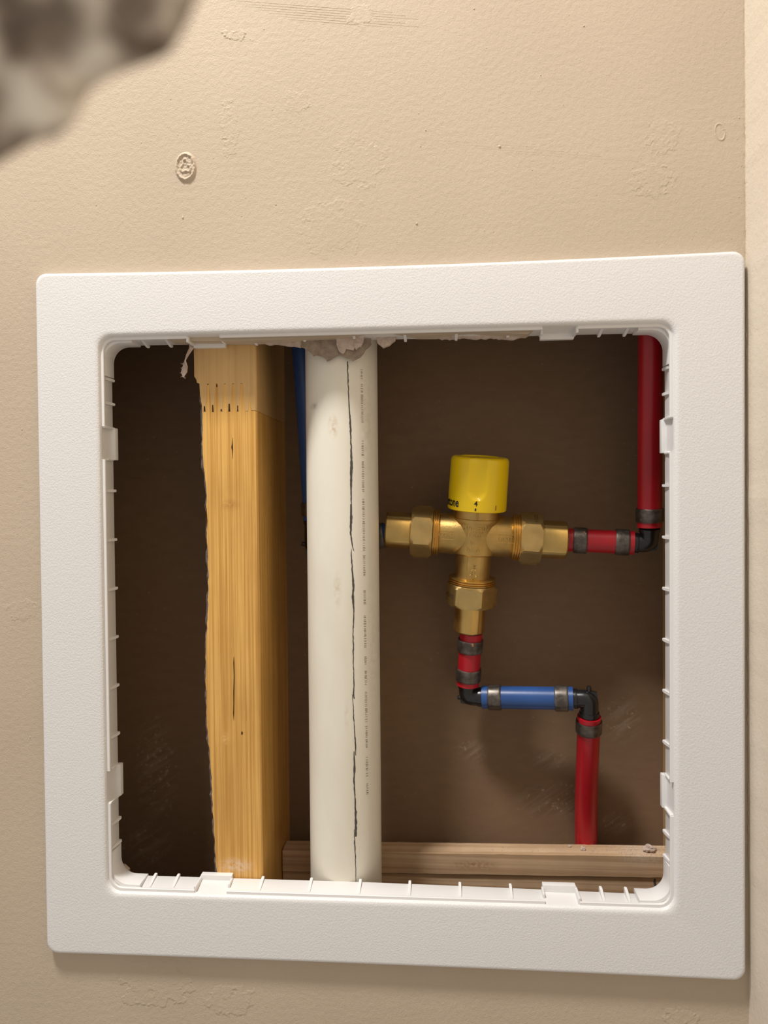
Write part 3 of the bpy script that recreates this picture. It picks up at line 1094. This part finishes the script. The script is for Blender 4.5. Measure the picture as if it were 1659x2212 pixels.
# raised casting marks
def cast_text(s, height, M, sx=1.0, curve=None, depth=.42, name='cast_lettering', mat=None, bold=.02):
    bm = text_bm(s, height, depth, sx, bold)
    for v in bm.verts:
        x, y, z = v.co
        p = M @ Vector((x, 0, y))
        if curve:
            R, ax = curve
            if ax == 'z':
                a = p.x / R
                v.co = Vector(((R + z) * math.sin(a), -(R + z) * math.cos(a), p.z))
            else:
                a = p.z / R
                v.co = Vector((p.x, -(R + z) * math.cos(a), (R + z) * math.sin(a)))
        else:
            v.co = Vector((p.x, p.y - z * .6, p.z))
    return obj(name, bm, mat or mt['brass'], valve)
T3 = Matrix.Translation
cast_text('MADE IN', 3.6, T3((-.6, 0, 7.3)), .92, (15.85, 'z'))
cast_text('ITALY', 3.4, T3((-1.2, 0, 2.5)), .95, (15.85, 'z'))
cast_text('VE', 2.6, T3((-2.2, 0, -2.9)) @ Matrix.Rotation(math.radians(-90), 4, 'Y'), .85, (15.85, 'z'))
cast_text('BAYA', 3.0, T3((-1.2, 0, -7.8)), .95, (15.85, 'z'))
cast_text('COLD', 3.1, T3((-20.0, 0, 1.1)), .92, (14.15, 'x'))
cast_text('HOT', 3.1, T3((20.1, 0, .6)), 1.0, (14.15, 'x'))
for sx in (-20.0, 20.1):                                   # thin border lines of the two plaques
    bm = bmesh.new()
    for zz in (3.6, -1.9):
        a = zz / 14.2
        add_box(bm, sx - 5.2, sx + 5.2, -14.35, -14.0, -.22, .22, .08, 1, Matrix.Rotation(-a, 4, 'X'))
    obj('plaque_border', bm, mt['brass'], valve)
cast_text('MIX', 3.6, T3((.2, -13.1, -17.8)) @ Matrix.Rotation(math.radians(-90), 4, 'Y'), 1.0)
bm = bmesh.new()                                           # outlined arrow pointing down
arrow = [(-1.0, -22.2), (1.0, -22.2), (1.0, -25.8), (2.6, -25.8), (0, -29.6), (-2.6, -25.8), (-1.0, -25.8)]
for a, b in zip(arrow, arrow[1:] + arrow[:1]):
    add_tube(bm, [(a[0], -13.15, a[1]), (b[0], -13.15, b[1])], .24, 6)
obj('cast_arrow', bm, mt['brass'], valve, True)

def nut_text(s, h, T, facet_deg, h_mid, R, spin, sx, shift=0.0):
    """ink stamped on one flat of a hex nut"""
    bm = text_bm(s, h, .02, sx, .02)
    ap = R * math.cos(math.pi / 6) + .03
    ca, sa = math.cos(math.radians(facet_deg)), math.sin(math.radians(facet_deg))
    nrm, tan = Vector((ca, sa, 0)), Vector((-sa, ca, 0))
    cs, sn = math.cos(math.radians(spin)), math.sin(math.radians(spin))
    for v in bm.verts:
        x, y, z = v.co
        a, b = x * cs - y * sn, x * sn + y * cs
        v.co = T @ (nrm * (ap + z) + tan * (a + shift) + Vector((0, 0, h_mid + b)))
    return obj('nut_stamp', bm, mt['greyink'], valve)

# ---------------------------------------------------------------- PIPES, RINGS AND ELBOWS
RO = 7.95
def pipe_thing(name, label, pts, mat, ring_at, cat='pipe', flare=True, group=None):
    """plastic tube with its crimp rings as parts; ring_at: distances along the tube"""
    t = thing(name, label, cat, None, group)
    pts = [Vector(p) for p in pts]
    bm = bmesh.new()
    add_tube(bm, pts, [RO + (.25 if i in (0, len(pts) - 1) else 0) for i in range(len(pts))], 40)
    obj('tube', bm, mat, t, True, 40)
    ln = [0.0]
    for a, b in zip(pts, pts[1:]):
        ln.append(ln[-1] + (b - a).length)
    for d in ring_at:
        i = max(k for k in range(len(pts) - 1) if ln[k] <= d)
        dirv = (pts[i + 1] - pts[i]).normalized()
        c = pts[i] + dirv * (d - ln[i])
        M = frame_to(c - dirv * 4.6, c + dirv * 4.6)
        bm = bmesh.new()
        add_lathe(bm, [(8.0, .1), (8.7, 0), (9.05, .5), (9.1, 1.2), (9.1, 8.0), (9.05, 8.7), (8.7, 9.2), (8.0, 9.1)], M, 48, caps=False)
        obj('crimp_ring', bm, mt['ring'], t, True, 40)
    return t

def lerp_pts(a, b, n=8):
    a, b = Vector(a), Vector(b)
    return [a.lerp(b, i / n) for i in range(n + 1)]

pipe_thing('water_pipe', 'short red pipe stub with two crimp rings between valve and right elbow',
           lerp_pts((124.6, 64, 43.6), (169.0, 57.2, 41.7)), mt['red'], (9.3, 37.2))
E1 = (178.6, 55.2, 41.6)
pipe_thing('water_pipe', 'long red pipe rising from the right elbow up behind the frame',
           bezier((178.2, 52.6, 52.6), (177.4, 50, 90), (175.5, 38, 150), (172.8, 28, 205), 20) + [Vector((170.5, 34, 300)), Vector((168, 50, 400))],
           mt['red'], (8.2,))
pipe_thing('water_pipe', 'short red pipe stub with two crimp rings directly below the valve',
           lerp_pts((58.4, 70.2, -22.4), (56.0, 76.8, -61.4)), mt['red'], (9.6, 31.6))
E2 = (55.9, 77.6, -70.4)
pipe_thing('water_pipe', 'short bright blue pipe between two black elbows, two crimp rings',
           lerp_pts((66.4, 76.2, -70.4), (129.2, 66.2, -68.1)), mt['blue'], (9.0, 55.6))
E3 = (139.9, 64.0, -67.4)
pipe_thing('water_pipe', 'red riser pipe going down to the wood strip below the right-hand black elbow',
           bezier((140.2, 66.2, -80.4), (140.5, 74, -115), (142, 92, -150), (143.1, 94, -186), 18) + [Vector((143.2, 94, -198))],
           mt['red'], (7.6,))
pipe_thing('water_pipe', 'dark blue pipe partly hidden behind the left side of the drain pipe',
           bezier((-53.4, 68.6, 58.5), (-54.6, 66, 100), (-57.5, 60, 160), (-60, 57, 210), 16) + [Vector((-62, 58, 400))],
           mt['blue'], (8.0,))
pipe_thing('water_pipe', 'blue pipe stub with a dark crimp ring peeking out right of the drain pipe',
           lerp_pts((-43.0, 69, 39.0), (1.0, 63, 48.2)), mt['blue'], (8.5, 38.0))

def elbow(label, c, a, b, lug=None, hollow=True):
    """black barbed 90 degree elbow: centre c, arms to a and b, each with a barbed stem and stop collar"""
    c, a, b = Vector(c), Vector(a), Vector(b)
    t = thing('elbow_fitting', label, 'pipe fitting', None, 'black plastic elbow fittings')
    ua, ub = (a - c).normalized(), (b - c).normalized()
    bm = bmesh.new()
    r = 4.2
    pa, pb = c + ua * r, c + ub * r
    mid = [((pa * (1 - s) ** 2) + (c * 2 * s * (1 - s)) + (pb * s * s)) for s in [i / 10 for i in range(11)]]
    path = [a + (a - c).normalized() * .0] + [pa + (a - pa) * .3] + mid + [pb + (b - pb) * .3, b]
    add_tube(bm, path, 6.3, 32)
    obj('elbow_body', bm, mt['black'], t, True, 40)
    n = ua.cross(ub).normalized()
    rib = bmesh.new()                                      # moulded stiffening web across the outside of the bend
    w = [c + ua * 8.5, c - ua * 5.8 + ub * .5, c - (ua + ub) * 4.9, c - ub * 5.8 + ua * .5, c + ub * 8.5]
    for sgn in (1,):
        f = [rib.verts.new(p + n * 1.0) for p in w]
        g = [rib.verts.new(p - n * 1.0) for p in w]
        rib.faces.new(f); rib.faces.new(list(reversed(g)))
        for i in range(5):
            j = (i + 1) % 5
            rib.faces.new((f[j], f[i], g[i], g[j]))
    obj('web', rib, mt['black'], t)
    for e, u in ((a, ua), (b, ub)):
        bm = bmesh.new()
        M = frame_to(e, e + u)
        add_lathe(bm, [(6.3, -3.0), (6.9, -2.8), (7.0, -2.2), (7.0, -.3), (6.7, 0)], M, 36)
        add_lathe(bm, [(5.6, 0), (6.1, 1.5), (5.5, 1.8), (6.1, 4)], M, 28)
        obj('collar', bm, mt['black'], t, True, 35)
    if lug:
        p, q = Vector(lug[0]), Vector(lug[1])
        bm = bmesh.new(); add_tube(bm, [p, p.lerp(q, .8), q], [1.7, 1.6, 1.3], 14)
        obj('moulding_stub', bm, mt['black'], t, True, 40)
    return t
elbow('black elbow at the right turning the red stub up into the long red pipe', E1, (169.2, 57.2, 41.7), (178.2, 52.7, 52.2))
elbow('black elbow below the valve joining the red stub to the blue pipe', E2, (56.0, 76.9, -61.0), (66.2, 76.2, -70.4),
      ((52, 77.5, -71), (48.6, 78, -71.4)))
elbow('black elbow at the right end of the blue pipe above the red riser', E3, (129.4, 66.2, -68.1), (140.2, 66.0, -80.0),
      ((139.6, 63, -62), (139.4, 62.6, -58.4)))
elbow('black elbow hidden behind the drain pipe with only its left corner showing', (-54.6, 69.8, 38.0), (-54.2, 68.8, 58.0), (-43.4, 69, 39.0),
      ((-58, 69.5, 40.5), (-63.0, 69.4, 41.2)))

# ink stamps on the nuts
nut_text('2S09OH', 3.0, TD, 90 - 21 + 60 + 30, 42.6, 18.4, 0, .92, 0)
nut_text('S2000 A', 2.6, TX, 198, 40.6, 18.6, 0, .95, 1.0)

# ---------------------------------------------------------------- FLUFFY CLOTH close to the camera
def fleece():
    outline = [(-3, 176), (-6.3, 168.1), (-9, 162.3), (-11.3, 158.5), (-14.4, 157), (-18.9, 155.9), (-23.4, 154.4), (-28, 152.1),
               (-29, 150.6), (-29.3, 149), (-31.7, 145.3), (-35.4, 142.8), (-40, 142), (-45.6, 139.3), (-56, 134), (-74, 130), (-94, 140),
               (-104, 168), (-100, 204), (-80, 228), (-46, 232), (-16, 216), (-4, 196)]
    pts = []
    m = len(outline)
    for i in range(m):
        a, b = Vector(outline[i]), Vector(outline[(i + 1) % m])
        k = max(1, int((b - a).length / 2.0))
        for j in range(k):
            pts.append(a.lerp(b, j / k))
    c = Vector((-54, 182))
    bm = bmesh.new()
    levels = 22
    shells = []
    for side in (-1, 1):
        rows = []
        for l in range(levels):
            t = 1 - l / levels
            row = []
            for p in pts:
                q = c + (p - c) * t
                d = math.sqrt(max(0, 1 - t * t))
                h = 11 * d + 2.0 * d * fbm(q.x * .10, q.y * .10, 3.0 + side) + .8 * d * fbm(q.x * .35, q.y * .35, 1.0)
                row.append((q.x, -332 + side * h, q.y))
            rows.append(row)
        shells.append(rows)
    vr = []
    for s, rows in enumerate(shells):
        out = []
        for l, row in enumerate(rows):
            out.append(vr[0][0] if (s == 1 and l == 0) else [bm.verts.new(p) for p in row])
        vr.append(out)
    n = len(pts)
    for s in range(2):
        for a, b in zip(vr[s], vr[s][1:]):
            for i in range(n):
                j = (i + 1) % n
                bm.faces.new((a[i], a[j], b[j], b[i]))
        bm.faces.new(vr[s][-1])
    o = obj('fluffy_cloth', bm, mt['fleece'], None, True)
    return tag(o, 'blurred mottled grey and white fluffy cloth hanging in the top left foreground', 'cloth')
fleece()
